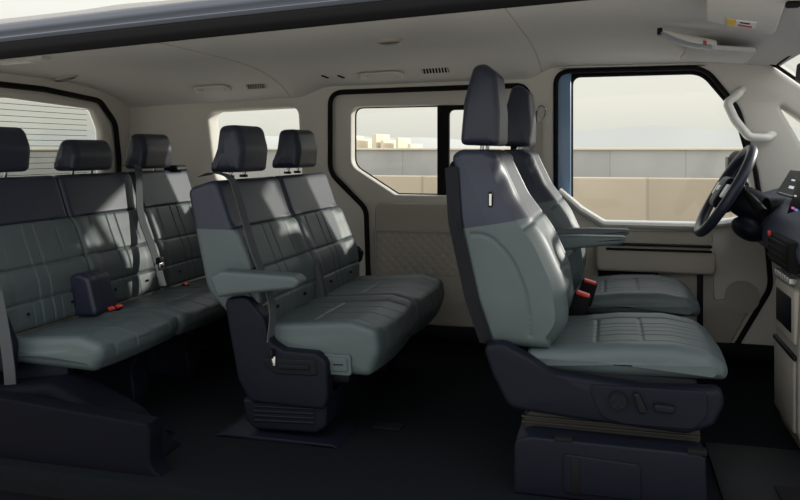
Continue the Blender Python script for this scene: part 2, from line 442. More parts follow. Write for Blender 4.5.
# --- headliner : a curved skin
def zc(x):
    K = [(-2.75, 1.385), (-2.5, 1.42), (-2.0, 1.445), (-1.4, 1.47), (-.6, 1.50), (0, 1.515), (.4, 1.505), (.65, 1.475), (.80, 1.43)]
    for (x0, z0), (x1, z1) in zip(K, K[1:]):
        if x <= x1: return z0+(z1-z0)*sstep(0, 1, (x-x0)/(x1-x0))*.5+(z1-z0)*.5*(x-x0)/(x1-x0)
    return K[-1][1]
def zedge(x):
    K = [(-2.75, 1.275), (-2.2, 1.292), (-1.62, 1.315), (-1.42, 1.378), (-.4, 1.388), (-.25, 1.452), (.5, 1.452), (.75, 1.43), (.9, 1.40)]
    for (x0, z0), (x1, z1) in zip(K, K[1:]):
        if x <= x1: return z0+(z1-z0)*sstep(x0, x1, x)
    return K[-1][1]
def zceil(x, y):
    t = min(1, abs(y-3.0)/.92)
    if y < 3.0: t *= .55
    return zedge(x)+(zc(x)-zedge(x))*(1-t**3.2)**.8
def ceil_bm():
    bm = bmesh.new(); nx, ny = 130, 60; lo = []; up = []
    for i in range(nx+1):
        x = -2.70+3.45*i/nx; a = []; b = []
        for k in range(ny+1):
            y = 2.09+1.83*(.5-.5*math.cos(PI*k/ny)); z = zceil(x, y)
            a.append(bm.verts.new((x, y, z))); b.append(bm.verts.new((x, y, z+.04)))
        lo.append(a); up.append(b)
    for i in range(nx):
        for k in range(ny):
            bm.faces.new((lo[i][k], lo[i][k+1], lo[i+1][k+1], lo[i+1][k]))
            bm.faces.new((up[i][k], up[i+1][k], up[i+1][k+1], up[i][k+1]))
    for i in range(nx):
        bm.faces.new((lo[i][0], lo[i+1][0], up[i+1][0], up[i][0])); bm.faces.new((lo[i][ny], up[i][ny], up[i+1][ny], lo[i+1][ny]))
    for k in range(ny):
        bm.faces.new((lo[0][k], up[0][k], up[0][k+1], lo[0][k+1])); bm.faces.new((lo[nx][k], lo[nx][k+1], up[nx][k+1], up[nx][k]))
    return bm
struct(obj('ceiling', ceil_bm(), M['headliner']))

for i_, xs_ in ((10, -.325), (11, -1.66)):
    struct(obj('trim_%d' % i_, tube_bm([(xs_, 2.3+1.59*k/60, zceil(xs_, 2.3+1.59*k/60)) for k in range(61)], .0022, 6), M['beigelow']))
# --- near side: roof rail in body colour, with a dark seal under it, and the rear quarter trim
def rail_z(x):
    return 1.434+.0475*(x+.1)-.006*max(0, x+.1)-.0035*(x+.1)**2
    K = [(0, 0), (1, 1)]
    for (x0, z0), (x1, z1) in zip(K, K[1:]):
        if x <= x1: return z0+(z1-z0)*(x-x0)/(x1-x0)
    return K[-1][1]
def rail(profile, name, m):
    bm = bmesh.new(); R = []
    xs = [-2.70+3.5*i/70 for i in range(71)]
    P = resample(fillet(profile), 40)
    for x in xs: R.append([bm.verts.new((x, 2.05+p.x, rail_z(x)+p.y)) for p in P])
    n = len(P)
    for a, b in zip(R, R[1:]):
        for i in range(n): bm.faces.new((a[i], a[(i+1) % n], b[(i+1) % n], b[i]))
    bm.faces.new(R[0]); bm.faces.new(R[-1])
    return struct(obj(name, bm, m))
rail([(.004, .050, .01), (.0, .066, .008), (.014, .072, .006), (.010, .088, .01), (.03, .118, .02), (.07, .118, .02), (.09, .05, .01)], 'trim_5', M['paint'])
rail([(.02, .0, .012), (-.002, .020, .01), (.002, .052, .008), (.08, .052, .01), (.10, .015, .02)], 'trim_6', M['black'])
qp = [(-2.70, -.12), (-1.27, -.12, .02), (-1.27, .075, .03), (-1.322, .10, .03), (-1.322, .232, .012), (-1.86, .268), (-2.70, .315)]
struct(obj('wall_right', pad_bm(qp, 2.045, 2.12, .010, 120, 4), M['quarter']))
bm = bmesh.new()
# wheel-arch hump behind the quarter trim
hp = [(-2.10, .08), (-2.0, .26, .08), (-1.74, .30, .10), (-1.50, .20, .08), (-1.36, .085)]
struct(obj('trim_7', pad_bm(hp, 2.12, 2.30, .03, 60, 6), M['quarter']))

# --- windshield and its pillar
ws = bmesh.new()
hd = [(.74, 2.2, 1.46), (.74, 3.0, 1.475), (.74, 3.84, 1.445)]; bt = [(1.42, 2.2, .93), (1.50, 3.0, .93), (1.42, 3.84, .90)]
tv = [ws.verts.new(v) for v in hd]; bv = [ws.verts.new(v) for v in bt]
for i in range(2): ws.faces.new((tv[i], tv[i+1], bv[i+1], bv[i]))
rr = bmesh.ops.solidify(ws, geom=ws.faces[:], thickness=.005)
struct(obj('window_3', ws, M['glass'], None, 0))
struct(obj('trim_8', tube_bm([(.69, 3.87, 1.455), (.74, 3.87, 1.425), (1.44, 3.87, .885)], .008, 8), M['black']))
struct(obj('trim_9', tube_bm([(.735, 3.87, 1.445), (.735, 3.0, 1.482), (.735, 2.15, 1.475)], .012, 8), M['black']))

# ------------------------------------------------------------------ seats
def headrest(parent, prof, y0, y1, m, r=.03, post_x=0, zb=0, zt=0, taper=0, cap=.006):
    yc = (y0+y1)/2; z0 = min(p[1] for p in prof); z1 = max(p[1] for p in prof)
    def xf(x, y, z):
        return (x, yc+(y-yc)*(1-taper*((z-z0)/(z1-z0))**2), z)
    def dp(x, z, nx, nz, t):
        return -.0025*(groove(abs(t)-.86, .035))
    h = obj('headrest', pad_bm(prof, y0, y1, r, 80, 18, dp, cap, None, xf), m, parent)
    for s in (-1, 1):
        y = yc+s*(y1-y0)*.22
        obj('headrest_post', tube_bm([(post_x-.012, y, zb), (post_x, y, zt)], .0065, 10), M['chrome'], h)
        obj('post_collar', tube_bm([(post_x-.011, y, zb), (post_x-.011, y, zb+.010)], .016, 12), M['darkplastic'], h)
    return h

def low_if(s, c): return 1-sstep(c-.01, c+.01, s)
def bench_back(parent, y0, y1, top, bot, th, zcut, seams=(.30, .52)):
    """padded back of one bench place: quilted front, navy upper band"""
    xt, zt = top; xb, zb = bot
    ax = Vector((xt-xb, zt-zb)); L = ax.length; ax.normalize(); nn = Vector((ax.y, -ax.x))
    if nn.x < 0: nn = -nn
    T = Vector(top); B = Vector(bot)
    b1 = B+ax*L*.30+nn*.022; b2 = B+ax*L*.55+nn*.008
    prof = [(B.x-nn.x*.0, B.y, .03), (b1.x, b1.y, .2), (b2.x, b2.y, .2), (T.x, T.y, .035),
            (T.x-nn.x*th*.75, T.y-nn.y*th*.75, .03), (B.x+ax.x*L*.35-nn.x*th, B.y+ax.y*L*.35-nn.y*th, .15), (B.x-nn.x*th*.5, B.y-nn.y*th*.5+.03, .03)]
    scut = (zcut-zb)/(zt-zb)
    def dp(x, z, nx, nz, t):
        fr = nx*nn.x+nz*nn.y
        if fr < .3: return 0
        s = (Vector((x, z))-B).dot(ax)/L; w = sstep(.3, .7, fr); a = abs(t)
        d = .018*sstep(.58, .90, a)*sstep(.0, .2, s)*(1-sstep(.60, .72, s))
        d -= .004*groove(a-.60, .018)*sstep(scut*.55, scut*.7, s)*low_if(s, scut)
        low_ = low_if(s, scut)
        d -= .0060*groove(s-scut, .007)
        for q_ in seams: d -= .0060*groove(s-q_, .0075)
        d -= .0045*groove(a-.12, .014)*low_
        d -= .0030*groove(a-.30, .014)*low_*(1 if s < seams[0] else 0)
        rows = [0]+list(seams)+[scut]
        for r0, r1 in zip(rows, rows[1:]):
            if r0 <= s < r1: d += .0035*math.sin(PI*(s-r0)/(r1-r0))**.6*low_
        return d*w
    bm = pad_bm(prof, y0, y1, .022, 260, 90, dp, .004)
    # inward slant of the boundary is none: level cut
    lo, hi = cut(bm, (0, 0, zcut), (0, 0, 1))
    b = obj('backrest', lo, M['leather'], parent)
    obj('upper_backrest', hi, M['navy'], b)
    for t in (-.45, .5):
        yy = (y0+y1)/2+t*(y1-y0)/2; pp = B+ax*L*.11+nn*.018
        bm = bmesh.new(); bmesh.ops.create_uvsphere(bm, u_segments=10, v_segments=6, radius=.006, matrix=Matrix.Translation((pp.x, yy, pp.y)))
        obj('isofix_button', bm, M['black'], b)
    return b

def bench_cushion(parent, y0, y1, xr, xfront, ztop, zbot, bulge=.02, cross=(.42,), capg=None, r=.03, front_extra=0):
    prof = [(xr, zbot+.01, .02), (xr, ztop-.02, .02), (xr+.12, ztop-.012, .1), (xfront-.10, ztop+.006, .08), (xfront-.012, ztop-.015, .045),
            (xfront, (ztop+zbot)/2, .05), (xfront-.03, zbot, .03)]
    yc = (y0+y1)/2; hw = (y1-y0)/2; D = xfront-xr
    def xf(x, y, z):
        t = (y-yc)/hw
        return (x+bulge*(1-t*t)*sstep(.3, 1, (x-xr)/D), y, z)
    def dp(x, z, nx, nz, t):
        w = sstep(.1, .5, nz+.6*max(nx, 0)); a = abs(t); u = (x-xr)/D
        d = .012*sstep(.6, .85, a)*nz if nz > 0 else 0
        for q_ in (.20,): d -= .0032*groove(a-q_, .014)*sstep(.1, .2, u)
        d -= .0035*groove(a-.66, .018)
        if a < .66:
            for c in cross: d -= .0045*groove(u-c, .011)
        if nz > .5: d += .003*math.cos(PI/2*min(1, a/.66))
        return d*w
    return obj('seat_cushion', pad_bm(prof, y0, y1, r, 220, 90, dp, .006, capg, xf), M['leather'], parent)

def buckle(parent, p, ang=0, name='buckle', long=.09):
    """belt buckle with a red press button, leaning by ang around Y"""
    R = Matrix.Translation(p) @ Matrix.Rotation(ang, 4, 'Y')
    bm = box_bm(-.012, .012, -.022, .022, 0, long, .006); bm.transform(R)
    b = obj(name, bm, M['black'], parent)
    bm = box_bm(-.009, .009, -.017, .017, long-.006, long+.005, .003); bm.transform(R)
    obj('press_button', bm, M['red'], b)
    return b

# ---- third row bench: three places
b3 = thing('rear_bench_seat', 'three-place grey and navy rear bench below the tailgate window', 'seat', (-1.9, 2.98, FLOOR))
T3, B3 = (-2.185, .955), (-2.010, .395)
for k, (a, b) in enumerate(((2.215, 2.715), (2.725, 3.225), (3.235, 3.735))):
    bk = bench_back(b3, a, b, T3, B3, .13, .775, (.18, .39))
    bench_cushion(b3, a, b, -2.03, -1.615, .412, .315, .012, (.55,))
for k, (yc, w, h0, h) in enumerate(((2.445, .26, .966, .172), (2.955, .29, .960, .135), (3.455, .285, .958, .172))):
    x = -2.238
    prof = [(x+.055, h0, .02), (x+.066, h0+h*.55, .08), (x+.040, h0+h, .035), (x-.025, h0+h, .03), (x-.05, h0+h*.4, .05), (x-.06, h0, .02)]
    headrest(b3, prof, yc-w/2, yc+w/2, M['navy'], .035, x, .93, h0+.03, .08)
# navy centre armrest folded up between the first two places
pr = [(-2.035, .40, .01), (-1.915, .405, .02), (-1.955, .555, .03), (-2.01, .568, .03), (-2.065, .55, .01)]
cr = obj('centre_armrest', pad_bm(pr, 2.605, 2.750, .018, 60, 10, lambda x, z, nx, nz, t: -.006*groove(t+.25, .05)), M['navy'], b3)
for dy in (-.045, .005):
    buckle(b3, (-1.925, 2.735+dy, .395), .55, 'buckle', .03)
buckle(b3, (-1.945, 3.30, .40), .5, 'buckle', .02)
# recliner cover at the near end, and the under-frame
pr = [(-2.12, .30, .02), (-1.93, .30, .02), (-1.925, .40, .03), (-2.0, .56, .03), (-2.14, .62, .04)]
obj('recliner_cover', pad_bm(pr, 2.178, 2.212, .012, 50, 4), M['navyplastic'], b3)
fr = box_bm(-2.02, -1.76, 2.24, 2.30, .18, .335, .01)
for v in fr.verts: v.co.x -= .3*(.335-v.co.z)*0
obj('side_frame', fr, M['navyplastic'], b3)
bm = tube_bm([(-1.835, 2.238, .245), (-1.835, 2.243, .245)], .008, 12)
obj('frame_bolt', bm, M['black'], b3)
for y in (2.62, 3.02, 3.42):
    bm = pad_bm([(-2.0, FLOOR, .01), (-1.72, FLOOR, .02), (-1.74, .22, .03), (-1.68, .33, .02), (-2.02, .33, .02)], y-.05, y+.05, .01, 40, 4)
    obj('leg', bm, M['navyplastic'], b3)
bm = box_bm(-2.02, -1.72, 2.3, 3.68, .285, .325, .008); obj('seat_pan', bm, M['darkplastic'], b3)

# ---- second row double seat
b2 = thing('second_row_seat', 'double grey leather seat with navy pedestal in the middle of the cabin', 'seat', (-1.05, 2.98, FLOOR))
T2, B2 = (-1.325, .950), (-1.150, .425)
for a, b in ((2.445, 2.985), (2.995, 3.545)):
    bench_back(b2, a, b, T2, B2, .155, .775, (.17, .38))
for k, (a, b) in enumerate(((2.455, 2.985), (2.990, 3.53))):
    bench_cushion(b2, a, b, -1.17, -.735, .462, .300, .018, (.40,), None, .024)
for yc, h0, h in ((2.715, .966, .178), (3.255, .970, .172)):
    x = -1.365
    prof = [(x+.062, h0+.002, .02), (x+.072, h0+h*.5, .08), (x+.050, h0+h, .035), (x-.030, h0+h-.004, .03), (x-.040, h0+h*.5, .06), (x-.066, h0+.02, .02), (x-.062, h0, .01)]
    headrest(b2, prof, yc-.128, yc+.128, M['navy'], .035, x, .945, h0+.03, .05)
# outer armrest
A = [xz(212, 276, 2.40), xz(224, 270, 2.40), xz(296, 275, 2.40), xz(303, 281, 2.40), xz(297, 288, 2.40), xz(236, 294, 2.40), xz(220, 297, 2.40)]
obj('armrest', pad_bm([A[0]+(.012,), A[1]+(.01,), A[2]+(.015,), A[3]+(.012,), A[4]+(.012,), A[5]+(.02,), A[6]+(.01,)], 2.375, 2.455, .014, 70, 8), M['leather'], b2)
pr = [xz(221, 290, 2.42)+(.01,), xz(246, 292, 2.42)+(.02,), xz(262, 330, 2.42)+(.03,), xz(266, 350, 2.42)+(.02,), xz(245, 352, 2.42)+(.02,)]
obj('armrest_bracket', pad_bm(pr, 2.43, 2.475, .008, 50, 4), M['leather'], b2)
# side shield and pedestal
sh = [xz(224, 298, 2.41)+(.03,), xz(246, 296, 2.41)+(.04,), xz(264, 318, 2.41)+(.05,), xz(270, 342, 2.41)+(.04,), xz(283, 350, 2.41)+(.04,), xz(316, 353, 2.41)+(.03,), xz(327, 362, 2.41)+(.03,),
      xz(328, 398, 2.41)+(.02,), xz(325, 410, 2.41)+(.02,), xz(250, 402, 2.41)+(.03,), xz(238, 380, 2.41)+(.05,), xz(229, 330, 2.41)+(.05,)]
sd = obj('side_shield', pad_bm(sh, 2.405, 2.47, .012, 130, 6), M['navyplastic'], b2)
def raised(parent, pts, Y, m, name, th=.008, r=.008):
    return obj(name, pad_bm([xz(*p[:2], Y)+(p[2] if len(p) > 2 else r,) for p in pts], Y-th/2, Y+th/2+.004, .004, 70, 3), m, parent)
raised(sd, [(262, 358), (315, 360, .012), (318, 376, .012), (276, 374, .02), (266, 366)], 2.405, M['darkplastic'], 'release_recess')
raised(sd, [(277, 364, .004), (308, 365, .004), (310, 370, .004), (278, 369, .004)], 2.399, M['navyplastic'], 'release_lever')
pe = [xz(243, 398, 2.43)+(.01,), xz(328, 398, 2.43)+(.01,), xz(327, 425, 2.43)+(.015,), xz(318, 431, 2.43)+(.01,), xz(256, 427, 2.43)+(.01,), xz(247, 418, 2.43)+(.015,)]
pe = [(x, z-.006 if i > 1 else z, r) for i, (x, z, r) in enumerate(pe)]
def ribs(x, z, nx, nz, t): return 0
ped = obj('pedestal', pad_bm(pe, 2.42, 2.60, .012, 80, 6, cap=.0), M['navyplastic'], b2)
for k in range(5):
    p0 = at(254, 402+k*4.6, 2.415); p1 = at(314, 405+k*4.6, 2.415)
    bm = tube_bm([(p0.x, 2.4195, p0.z), (p1.x, 2.4195, p1.z)], .0045, 8)
    obj('rib', bm, M['navyplastic'], ped)
obj('pedestal', pad_bm([(-1.22, FLOOR, .01), (-.93, FLOOR, .01), (-.93, .31, .02), (-1.2, .31, .02)], 3.25, 3.42, .012, 40, 4), M['navyplastic'], b2)
bm = box_bm(-1.16, -.84, 2.47, 3.50, .27, .31, .01); obj('seat_pan', bm, M['darkplastic'], b2)
bm = pad_bm([(-1.30, FLOOR-.0, .0), (-.85, FLOOR, .0), (-.87, FLOOR+.012, .004), (-1.27, FLOOR+.014, .004)], 2.39, 2.62, .004, 40, 3)
fp = obj('floor_rail_cover', bm, M['navyplastic'], b2)
# push button on the cushion side
raised(b2, [(323, 353), (351, 355), (352, 376), (325, 374)], 2.447, M['leather'], 'release_button', .010, .012)
raised(b2, [(327, 357), (347, 358), (348, 372), (328, 371)], 2.441, M['leather'], 'button_face', .006, .008)
raised(b2, [(333, 364, .001), (343, 364.4, .001), (343, 365.6, .001), (333, 365.2, .001)], 2.437, M['darkplastic'], 'button_mark', .003, .001)
# buckles and folded centre stalk
ba = [at(312, 264, 2.99), at(320, 262, 2.99), at(327, 300, 2.99), at(317, 303, 2.99)]
obj('buckle_stalk', pad_bm([(p.x, p.z, .012) for p in ba], 2.965, 3.01, .01, 40, 4), M['belt'], b2)
for px, py, Y in ((322, 306, 2.93), (329, 303, 3.03)):
    p = at(px, py, Y); buckle(b2, (p.x-.02, Y, p.z-.014), .9, 'buckle', .028)

# ---- front seats
def front_seat(name, label, yc, dx, outer, switches):
    X0 = dx
    t = thing(name, label, 'seat', (X0, yc, FLOOR))
    hw = .262; y0, y1 = yc-hw, yc+hw
    def sh_(pts): return [(p[0]+X0, *p[1:]) for p in pts]
    prof = sh_([(-.474, 1.035, .03), (-.448, .832, .2), (-.395, .60, .2), (-.350, .462, .03), (-.165, .462, .03), (-.116, .535, .12), (-.134, .665, .25), (-.188, .785, .3),
                (-.272, .900, .2), (-.335, 1.035, .04), (-.375, 1.052, .03), (-.445, 1.052, .03)])
    arc = smooth_path([(a_[0]+X0, 0, a_[1]) for a_ in [xz(459, 236, 2.31), xz(487, 233, 2.31), xz(511, 256, 2.31), xz(528, 296, 2.31), xz(530, 345, 2.31)]], .12, 12)
    def arcseam(x, z):
        q_ = Vector((x, 0, z)); d = min((q_-a_).length for a_ in arc_d)
        return .006*math.exp(-(d/.0055)**2)
    arc_d = [a_.lerp(b_, k/6) for a_, b_ in zip(arc, arc[1:]) for k in range(6)]
    def dp(x, z, nx, nz, tt):
        if nx < .2 or z > 1.035: return 0
        w = sstep(.2, .6, nx); a = abs(tt)
        d = -.022*(1-sstep(.30, .66, a))*(1-sstep(.70, .90, z))-.050*sstep(.64, 1.0, a)**1.3*(1-sstep(.96, 1.035, z))
        d -= .004*groove(a-.60, .016)
        d -= .003*groove(a-.17, .012)*(z < .8) + .003*groove(a-.30, .012)*(z < .8)
        d -= .005*groove(z-.833, .004)+.004*groove(z-.66, .005)*(a < .6)
        return d*w
    def xf(x, y, z):
        k = 1-.18*sstep(.80, 1.05, z)-.03*sstep(.6, .46, z)
        return (x, yc+(y-yc)*k, z)
    bm = pad_bm(prof, y0, y1, .030, 240, 80, dp, .012, arcseam, xf)
    lo, hi = cut(bm, (X0-.3, yc, .835), (-.17, 0, 1))
    b = obj('backrest', lo, M['leather'], t)
    obj('upper_backrest', hi, M['navy'], b)
    # navy back shell along the rear edge
    shell = sh_([(-.482, 1.015, .02), (-.463, .832, .2), (-.410, .60, .2), (-.362, .455, .02), (-.342, .46, .008), (-.392, .61, .2), (-.442, .832, .2), (-.464, 1.015, .008)])
    obj('back_shell', pad_bm(shell, y0-.004, y1+.004, .03, 80, 10, None, 0, None, xf), M['darkplastic'], b)
    if switches:
        p = Vector((-.33+X0, y0+.012, .90))
        bm = box_bm(-.352+X0, -.338+X0, yc-.262, yc-.23, .878, .925, .004)
        tg_ = obj('side_tag', bm, M['black'], b)
        obj('tag_mark', box_bm(-.3485+X0, -.3415+X0, yc-.264, yc-.24, .884, .919, .001), M['paper'], tg_)
    hp_ = sh_([(-.465, 1.066, .02), (-.340, 1.062, .02), (-.338, 1.17, .05), (-.350, 1.295, .03), (-.385, 1.328, .03), (-.424, 1.322, .03), (-.453, 1.21, .08)])
    headrest(t, hp_, yc-.130, yc+.130, M['navy'], .028, -.395+X0, 1.03, 1.10, .16, .004)
    # cushion
    cp = sh_([(-.24, .395, .02), (-.24, .458, .02), (-.10, .470, .1), (.03, .488, .15), (.17, .494, .12), (.268, .478, .06), (.318, .440, .03), (.312, .405, .02), (.0, .392, .1)])
    def dc(x, z, nx, nz, tt):
        w = sstep(0, .5, nz+.5*max(nx, 0)); a = abs(tt); u = (x-X0+.24)/.55
        d = -.006*(1-sstep(.5, .85, a))*max(0, nz)
        d -= .004*groove(a-.62, .016)+.003*groove(a-.10, .011)+.003*groove(a-.30, .012)
        if a < .62: d -= .0045*groove(u-.36, .009)+.0045*groove(u-.60, .009)
        return d*w
    def xc(x, y, z):
        q_ = (y-yc)/hw
        return (x+.015*(1-q_*q_)*sstep(0, .3, x-X0), y, z)
    c_ = obj('seat_cushion', pad_bm(cp, y0, y1, .042, 230, 90, dc, .006, None, xc), M['leather'], t)
    # piping along the lower edge of the cushion side
    ps = sh_([(-.362, .480, .03), (-.30, .488, .05), (-.225, .450, .06), (-.165, .412, .05), (.10, .388, .2), (.296, .400, .02), (.300, .36, .05), (.275, .30, .04), (.205, .270, .05), (-.10, .285, .2), (-.285, .300, .05), (-.335, .40, .1)])
    for s in (-1, 1):
        ya = yc+s*(hw+.020)
        ss = obj('side_shield', pad_bm(ps, ya-.035, ya+.035, .016, 120, 6, None, .006), M['navyplastic'], t)
        if s == -1 and switches:
            yq = ya-.040
            pts = sh_([(-.045, .345, .03), (-.02, .30, .03), (.04, .287, .03), (.22, .288, .03), (.255, .33, .03), (.255, .395, .02), (-.06, .39, .02)])
            obj('control_panel', pad_bm(pts, yq-.003, yq+.01, .004, 70, 3), M['navyplastic'], ss)
            p = at(618, 400, yq)
            bm = tube_bm([(p.x, yq-.014, p.z), (p.x, yq+.004, p.z)], .0255, 28); kb = obj('lumbar_knob', bm, M['black'], ss)
            obj('knob_face', tube_bm([(p.x, yq-.0165, p.z), (p.x, yq-.012, p.z)], .021, 28), M['navyplastic'], kb)
            for (ddx, ddz) in ((0, .012), (0, -.012), (.012, 0), (-.012, 0)):
                obj('knob_mark', box_bm(p.x+ddx-.003, p.x+ddx+.003, yq-.0185, yq-.014, p.z+ddz-.003, p.z+ddz+.003, .001), M['darkplastic'], kb)
            sw = [xz(632, 391, yq), xz(639, 392, yq), xz(648, 411, yq), xz(639, 412, yq)]
            obj('recline_switch', pad_bm([w_+(.006,) for w_ in sw], yq-.022, yq+.004, .006, 40, 3), M['darkplastic'], ss)
            sw = [xz(653, 402, yq), xz(675, 405, yq), xz(674, 412, yq), xz(654, 410, yq)]
            obj('slide_switch', pad_bm([w_+(.008,) for w_ in sw], yq-.022, yq+.004, .006, 40, 3), M['navyplastic'], ss)
    obj('seat_pan', box_bm(X0-.28, X0+.24, y0+.01, y1-.01, .30, .41, .02), M['darkplastic'], t)
    for s in (-1, 1):
        ya = yc+s*.235
        bm = pad_bm(sh_([(-.245, .230), (.245, .225), (.24, .290, .01), (-.24, .29, .01)]), ya-.04, ya+.04, .006, 30, 3)
        rl = obj('slide_rail', bm, M['rust'], t)
        for z in (.255, .270):
            obj('rail_lip', box_bm(X0-.25, X0+.24, ya-.047, ya-.035, z-.003, z+.003, .001), M['rust'], rl)
    ry0, ry1 = yc-.37, yc+.30
    rp = sh_([(-.262, FLOOR-.0, .0), (.252, FLOOR, .0), (.246, .240, .01), (-.215, .244, .01), (-.262, .232, .015)])
    rs = obj('riser_box', pad_bm(rp, ry0, ry1, .008, 60, 6), M['navyplastic'], t)
    if switches:
        x0, x1 = at(563, 470, ry0).x, at(641, 470, ry0).x
        w_ = [(x0, .02+FLOOR, .01), (x1, .02+FLOOR, .01), (x1, .198, .015), (x0, .208, .01)]
        obj('access_cover', pad_bm(w_, ry0-.006, ry0+.01, .004, 50, 3), M['navyplastic'], rs)
        x0, x1 = at(571, 470, ry0).x, at(580, 470, ry0).x
        obj('cover_slot', box_bm(x0, x1, ry0-.009, ry0+.01, .10, .200, .003), M['black'], rs)
        for xx in (-.15, .2):
            obj('rail_stop', box_bm(X0+xx, X0+xx+.05, ry0+.0, ry0+.03, .236, .250, .003), M['black'], rs)
    # inner armrest, a hinged pad
    yi = yc+outer*(hw+.035)
    ap = sh_([(-.26, .672, .02), (-.10, .700, .1), (.045, .718, .03), (.06, .745, .015), (-.10, .745, .1), (-.28, .735, .03)])
    ar = obj('armrest', pad_bm(ap, yi-.034, yi+.034, .012, 70, 8), M['leather'], t)
    ah = sh_([(-.26, .62, .02), (-.19, .60, .02), (-.12, .69, .05), (-.16, .715, .02), (-.27, .72, .02)])
    obj('armrest_hinge', pad_bm(ah, yi-.026, yi+.026, .01, 40, 4), M['leather'], ar)
    # buckle on a stalk, inner side
    p = Vector((X0-.125, yc+outer*(hw+.03), .36))
    bs = obj('buckle_stalk', box_bm(p.x-.016, p.x+.022, p.y-.018, p.y+.018, .36, .46, .006), M['black'], t)
    bm = box_bm(-.030, .030, -.022, .022, 0, .095, .008); bm.transform(Matrix.Translation((p.x+.006, p.y, .445)) @ Matrix.Rotation(.28, 4, 'Y'))
    bk = obj('buckle', bm, M['black'], t)
    bm = box_bm(-.024, .024, -.024, .016, .088, .099, .003); bm.transform(Matrix.Translation((p.x+.006, p.y, .445)) @ Matrix.Rotation(.28, 4, 'Y'))
    obj('press_button', bm, M['red'], bk)
    bm = tube_bm(smooth_path([(p.x-.09, p.y, .45), (p.x-.07, p.y, .405), (p.x+.01, p.y, .385)], .04), .006, 8)
    obj('buckle_strap', bm, M['silver'], bs)
    return t
front_seat('front_seat', 'nearest grey leather front seat with switches on its navy side', 2.58, 0.0, 1, True)
front_seat('front_seat', 'grey leather driver seat behind the steering wheel by the far front door', 3.44, .018, -1, False)

# ------------------------------------------------------------------ seat belts
def belt(name, label, path, wdir, width=.046, buckle_at=None, dirv=(0, 0, -1), anchor=None):
    root = thing(name, label, 'seat belt', tuple(path[0]))
    obj('webbing', ribbon_bm(smooth_path(path, .06), wdir, width, .003), M['belt'], root)
    if buckle_at is not None:
        p = Vector(buckle_at)
        bm = box_bm(p.x-.008, p.x+.006, p.y-.026, p.y+.026, p.z-.018, p.z+.014, .006)
        tb = obj('tongue_grip', bm, M['darkplastic'], root)
        bm = box_bm(p.x-.002, p.x+.012, p.y-.017, p.y+.017, p.z-.045, p.z-.010, .004); obj('tongue_plate', bm, M['chrome'], tb)
        obj('tongue_slot', box_bm(p.x+.010, p.x+.014, p.y-.009, p.y+.009, p.z-.034, p.z-.022, .001), M['black'], tb)
    return root
pts = [at(200, 172, 2.62), at(216, 178, 2.52), at(238, 230, 2.455), at(262, 300, 2.445), at(275, 350, 2.44)]
pts = [Vector((-1.45, 2.60, .955)), Vector((-1.375, 2.535, .972)), Vector((-1.30, 2.53, .955)), Vector((-1.19, 2.475, .70)), Vector((-1.105, 2.455, .52)), at(270, 343, 2.42)]
belt('seat_belt', 'grey belt strap draped over the near edge of the second row seat', pts, (0, 1, 0), .05, at(274, 352, 2.41))
pts = [Vector((-2.235, 3.245, .975)), Vector((-2.150, 3.235, .985)), at(140, 215, 3.15), at(154, 252, 3.10), at(163, 286, 3.08)]
belt('seat_belt', 'grey belt with bright tongue between the far places of the rear bench', [pts[0], pts[1]]+pts[2:], (0, 1, 0), .05, at(160, 260, 3.07))
pts = [at(-3, 292, 2.16), at(4, 330, 2.16), at(9, 365, 2.16), at(11, 394, 2.16)]
belt('seat_belt', 'grey belt strap at the very near end of the rear bench', pts, (1, 0, 0), .045)
# belt guide on top of the rear bench back
p = at(175, 168.5, 3.62)
tag(obj('belt_guide', pad_bm([(p.x-.05, p.z-.012, .01), (p.x+.04, p.z-.012, .01), (p.x+.03, p.z+.016, .015), (p.x-.04, p.z+.018, .015)], 3.58, 3.69, .012, 40, 5), M['darkplastic']),
    'dark plastic belt guide on the far top corner of the rear bench', 'belt guide')
# driver's belt anchor and loop on the pillar
sb = thing('seat_belt', 'belt loop and anchor on the pillar behind the driver seat', 'seat belt', at(538, 112, WY-.01))
lp = [at(536, 122, WY-.02), at(537, 110, WY-.05), at(541, 105, WY-.05), at(546, 108, WY-.04), at(545, 116, WY-.02), at(540, 120, WY-.01)]
obj('guide_loop', tube_bm(smooth_path(lp, .012), .0045, 8), M['chrome'], sb)
obj('anchor', tube_bm([at(539, 119, WY-.02), at(539, 119, WY+.0)], .013, 12), M['white'], sb)
obj('webbing', ribbon_bm([at(538, 120, WY-.012), at(537, 165, WY-.012), at(536, 215, WY-.015)], (1, 0, 0), .045, .003), M['beigelow'], sb)
# second-row far latch
p = at(361, 252, 3.56)
tag(obj('seat_latch', pad_bm([(p.x-.05, p.z-.03, .01), (p.x+.0, p.z-.05, .01), (p.x+.012, p.z+.0, .01), (p.x-.02, p.z+.035, .01)], 3.535, 3.575, .008, 30, 3), M['black']), 'small black belt latch at the far side of the second row seat', 'latch')

